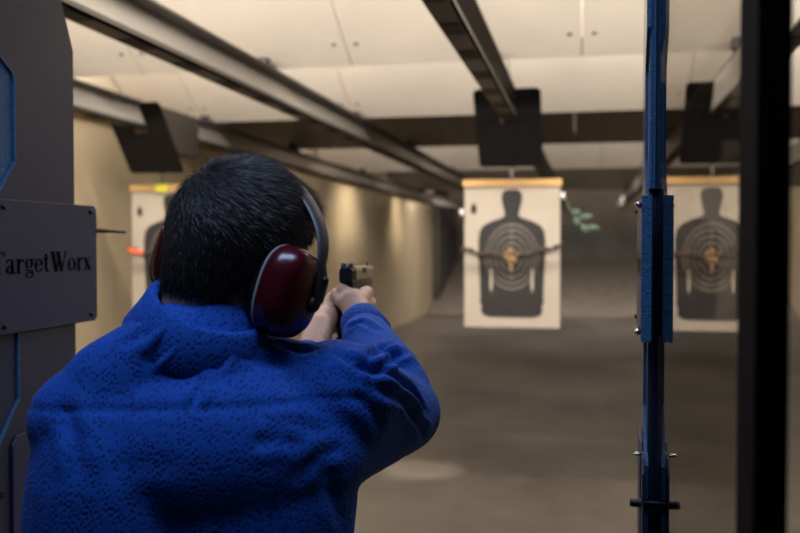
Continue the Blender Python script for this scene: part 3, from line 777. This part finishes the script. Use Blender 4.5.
# ------------------------------------------------------------------ ear defenders
em = thing('ear_defenders', 'dark red ear defenders with grey headband worn over the dark hair', 'ear defenders', tuple(HC))
HL = Matrix.Rotation(R(-24), 4, 'Z') @ Matrix.Rotation(R(13), 4, 'Y') @ Matrix.Rotation(R(-10), 4, 'X')
em.rotation_euler = HL.to_euler()
def sup_ring(mb, x, ry, rz, cy, cz, n=40, e=2.6):
    out = []
    for j in range(n):
        a = 2 * PI * j / n; c, s_ = math.cos(a), math.sin(a)
        out.append(mb.bm.verts.new((x, cy + ry * abs(c) ** (2 / e) * (1 if c >= 0 else -1), cz + rz * abs(s_) ** (2 / e) * (1 if s_ >= 0 else -1))))
    return out
def loft(prof, cy=0, cz=0):
    m = MB(); rs = [sup_ring(m, x, ry, rz, cy, cz) for x, ry, rz in prof]
    for A, B in zip(rs, rs[1:]):
        for j in range(40): m.bm.faces.new((A[j], A[(j + 1) % 40], B[(j + 1) % 40], B[j]))
    m.bm.faces.new(rs[0]); m.bm.faces.new(rs[-1][::-1]); return m
for sx in (-1, 1):
    cy, cz = .004, -.004
    loft([(sx * x, ry, rz) for x, ry, rz in ((.070, .030, .042), (.071, .040, .053), (.078, .043, .057), (.086, .042, .056), (.089, .038, .050))], cy, cz).build('ear_cushion', M['rubber'], em, True)
    loft([(sx * x, ry, rz) for x, ry, rz in ((.0875, .040, .054), (.0885, .0455, .0605), (.0915, .0460, .061), (.0925, .043, .058))], cy, cz).build('cup_rim', M['rim'], em, True)
    cup = loft([(sx * x, ry, rz) for x, ry, rz in ((.0915, .0445, .0595), (.096, .0465, .0615), (.108, .0460, .061), (.121, .043, .058), (.130, .036, .050), (.135, .026, .038), (.137, .010, .018))], cy, cz).build('ear_cup', M['cup'], em, True)
    y_ = MB(); y_.tube([(sx * .129, .022, .045), (sx * .139, .025, .02), (sx * .142, .024, -.006)], [.010, .012, .009], 10, flat=((1, 0, 0), .45))
    y_.ell((sx * .138, .022, -.010), (.007, .011, .011)); y_.ell((sx * .144, .024, .025), (.004, .005, .005)); y_.build('yoke', M['rubber'], em, True)
bd = MB(); pts = []
for k in range(41):
    a = PI * k / 40; c = math.cos(a); s_ = math.sin(a)
    x = .130 * abs(c) ** 1.7 * (1 if c > 0 else -1); z = .03 + .119 * s_ ** .95
    pts.append((x, .022 + .022 * s_, z))
rings = []
for i, p in enumerate(pts):
    a = Vector(pts[max(i - 1, 0)]); b_ = Vector(pts[min(i + 1, 40)]); t = (b_ - a).normalized(); u = Vector((0, 1, 0)); nn = t.cross(u).normalized()
    wd = .009 + .008 * math.sin(PI * i / 40); th = .0035 + .002 * math.sin(PI * i / 40)
    rings.append([bd.bm.verts.new(Vector(p) + u * wd * math.cos(q) + nn * th * math.sin(q)) for q in [2 * PI * j / 14 for j in range(14)]])
for A, B in zip(rings, rings[1:]):
    for j in range(14): bd.bm.faces.new((A[j], A[(j + 1) % 14], B[(j + 1) % 14], B[j]))
bd.bm.faces.new(rings[0]); bd.bm.faces.new(rings[-1]); bd.build('headband', M['band'], em, True)

# safety glasses
sg = thing('safety_glasses', 'clear safety glasses with wrap-around lens worn under the ear defenders', 'glasses', tuple(HC))
sg.rotation_euler = HL.to_euler()
ln = MB(); rows = []
for k in range(25):
    a = R(-78 + 156 * k / 24); rows.append([ln.bm.verts.new((.076 * math.sin(a), .052 + .064 * math.cos(a), z)) for z in (-.008, .01, .028, .042)])
for A, B in zip(rows, rows[1:]):
    for j in range(3): ln.bm.faces.new((A[j], A[j + 1], B[j + 1], B[j]))
lo = ln.build('lens', M['lens'], sg, 'all'); so_ = lo.modifiers.new('t', 'SOLIDIFY'); so_.thickness = .002
MB().tube([(.076 * math.sin(R(a)), .052 + .065 * math.cos(R(a)), .042) for a in range(-80, 81, 10)], .002, 8).build('brow_bar', M['white'], sg, True)
for sx in (-1, 1): MB().tube([(sx * .0755, .062, .034), (sx * .080, .03, .032), (sx * .080, -.03, .022)], .0028, 8, flat=((1, 0, 0), .5)).build('temple_arm', M['white'], sg, True)

# ------------------------------------------------------------------ pistol
pg = thing('pistol', 'pistol with a tan slide and black frame held in both hands', 'pistol', tuple(G))
sl = MB(); sl.prism([(-.0125, .012), (.0125, .012), (.0125, .030), (.009, .037), (-.009, .037), (-.0125, .030)], 'y', .022, .172)
sl.mi = 1
sl.box(.0115, .0132, .075, .105, .024, .034)
so2 = sl.build('slide', [M['slide'], M['gunblack']], pg)
rs_ = MB(); rs_.prism([(-.0132, .008), (.0132, .008), (.0132, .031), (.0095, .038), (-.0095, .038), (-.0132, .031)], 'y', -.016, .022, .0008)
for k in range(6): rs_.box(-.0138, .0138, -.012 + k * .0055, -.0092 + k * .0055, .012, .030)
rs_.build('slide_rear', M['gunblack'], pg)['label'] = 'black rear of the slide'
st_ = MB(); st_.box(-.011, -.0035, -.010, .004, .037, .0455, .0008); st_.box(.0035, .011, -.010, .004, .037, .0455, .0008); st_.box(-.011, .011, -.010, .004, .036, .0395); st_.build('rear_sight', M['gunblack'], pg)
for sx in (-1, 1): MB().ell((sx * .0072, -.0103, .0425), (.0014, .0006, .0014), seg=10, ring=6).build('sight_dot', M['white'], pg)
MB().prism([(.158, .037), (.168, .037), (.166, .044), (.162, .044)], 'x', -.0018, .0018).build('front_sight', M['gunblack'], pg)
MB().tube([(0, .165, .022), (0, .178, .022)], .0068, 14).build('barrel', M['rail'], pg, True)
fr_ = MB(); fr_.box(-.0125, .0125, -.006, .160, -.006, .0115, .002)
fr_.prism([(-.010, -.002), (.044, -.004), (.030, -.100), (-.034, -.100), (-.022, -.05), (-.018, -.02)], 'x', -.014, .014, .004)
fr_.build('frame', M['gunblack'], pg, True)
MB().tube([(0, .046, -.006), (0, .050, -.030), (0, .068, -.036), (0, .088, -.030), (0, .094, -.006)], .004, 8).build('trigger_guard', M['gunblack'], pg, True)
MB().tube([(0, .070, -.004), (0, .066, -.016), (0, .069, -.026)], .003, 8).build('trigger', M['gunblack'], pg, True)
MB().prism([(-.036, -.100), (.031, -.100), (.030, -.109), (-.036, -.109)], 'x', -.015, .015, .002).build('magazine_base', M['gunblack'], pg)
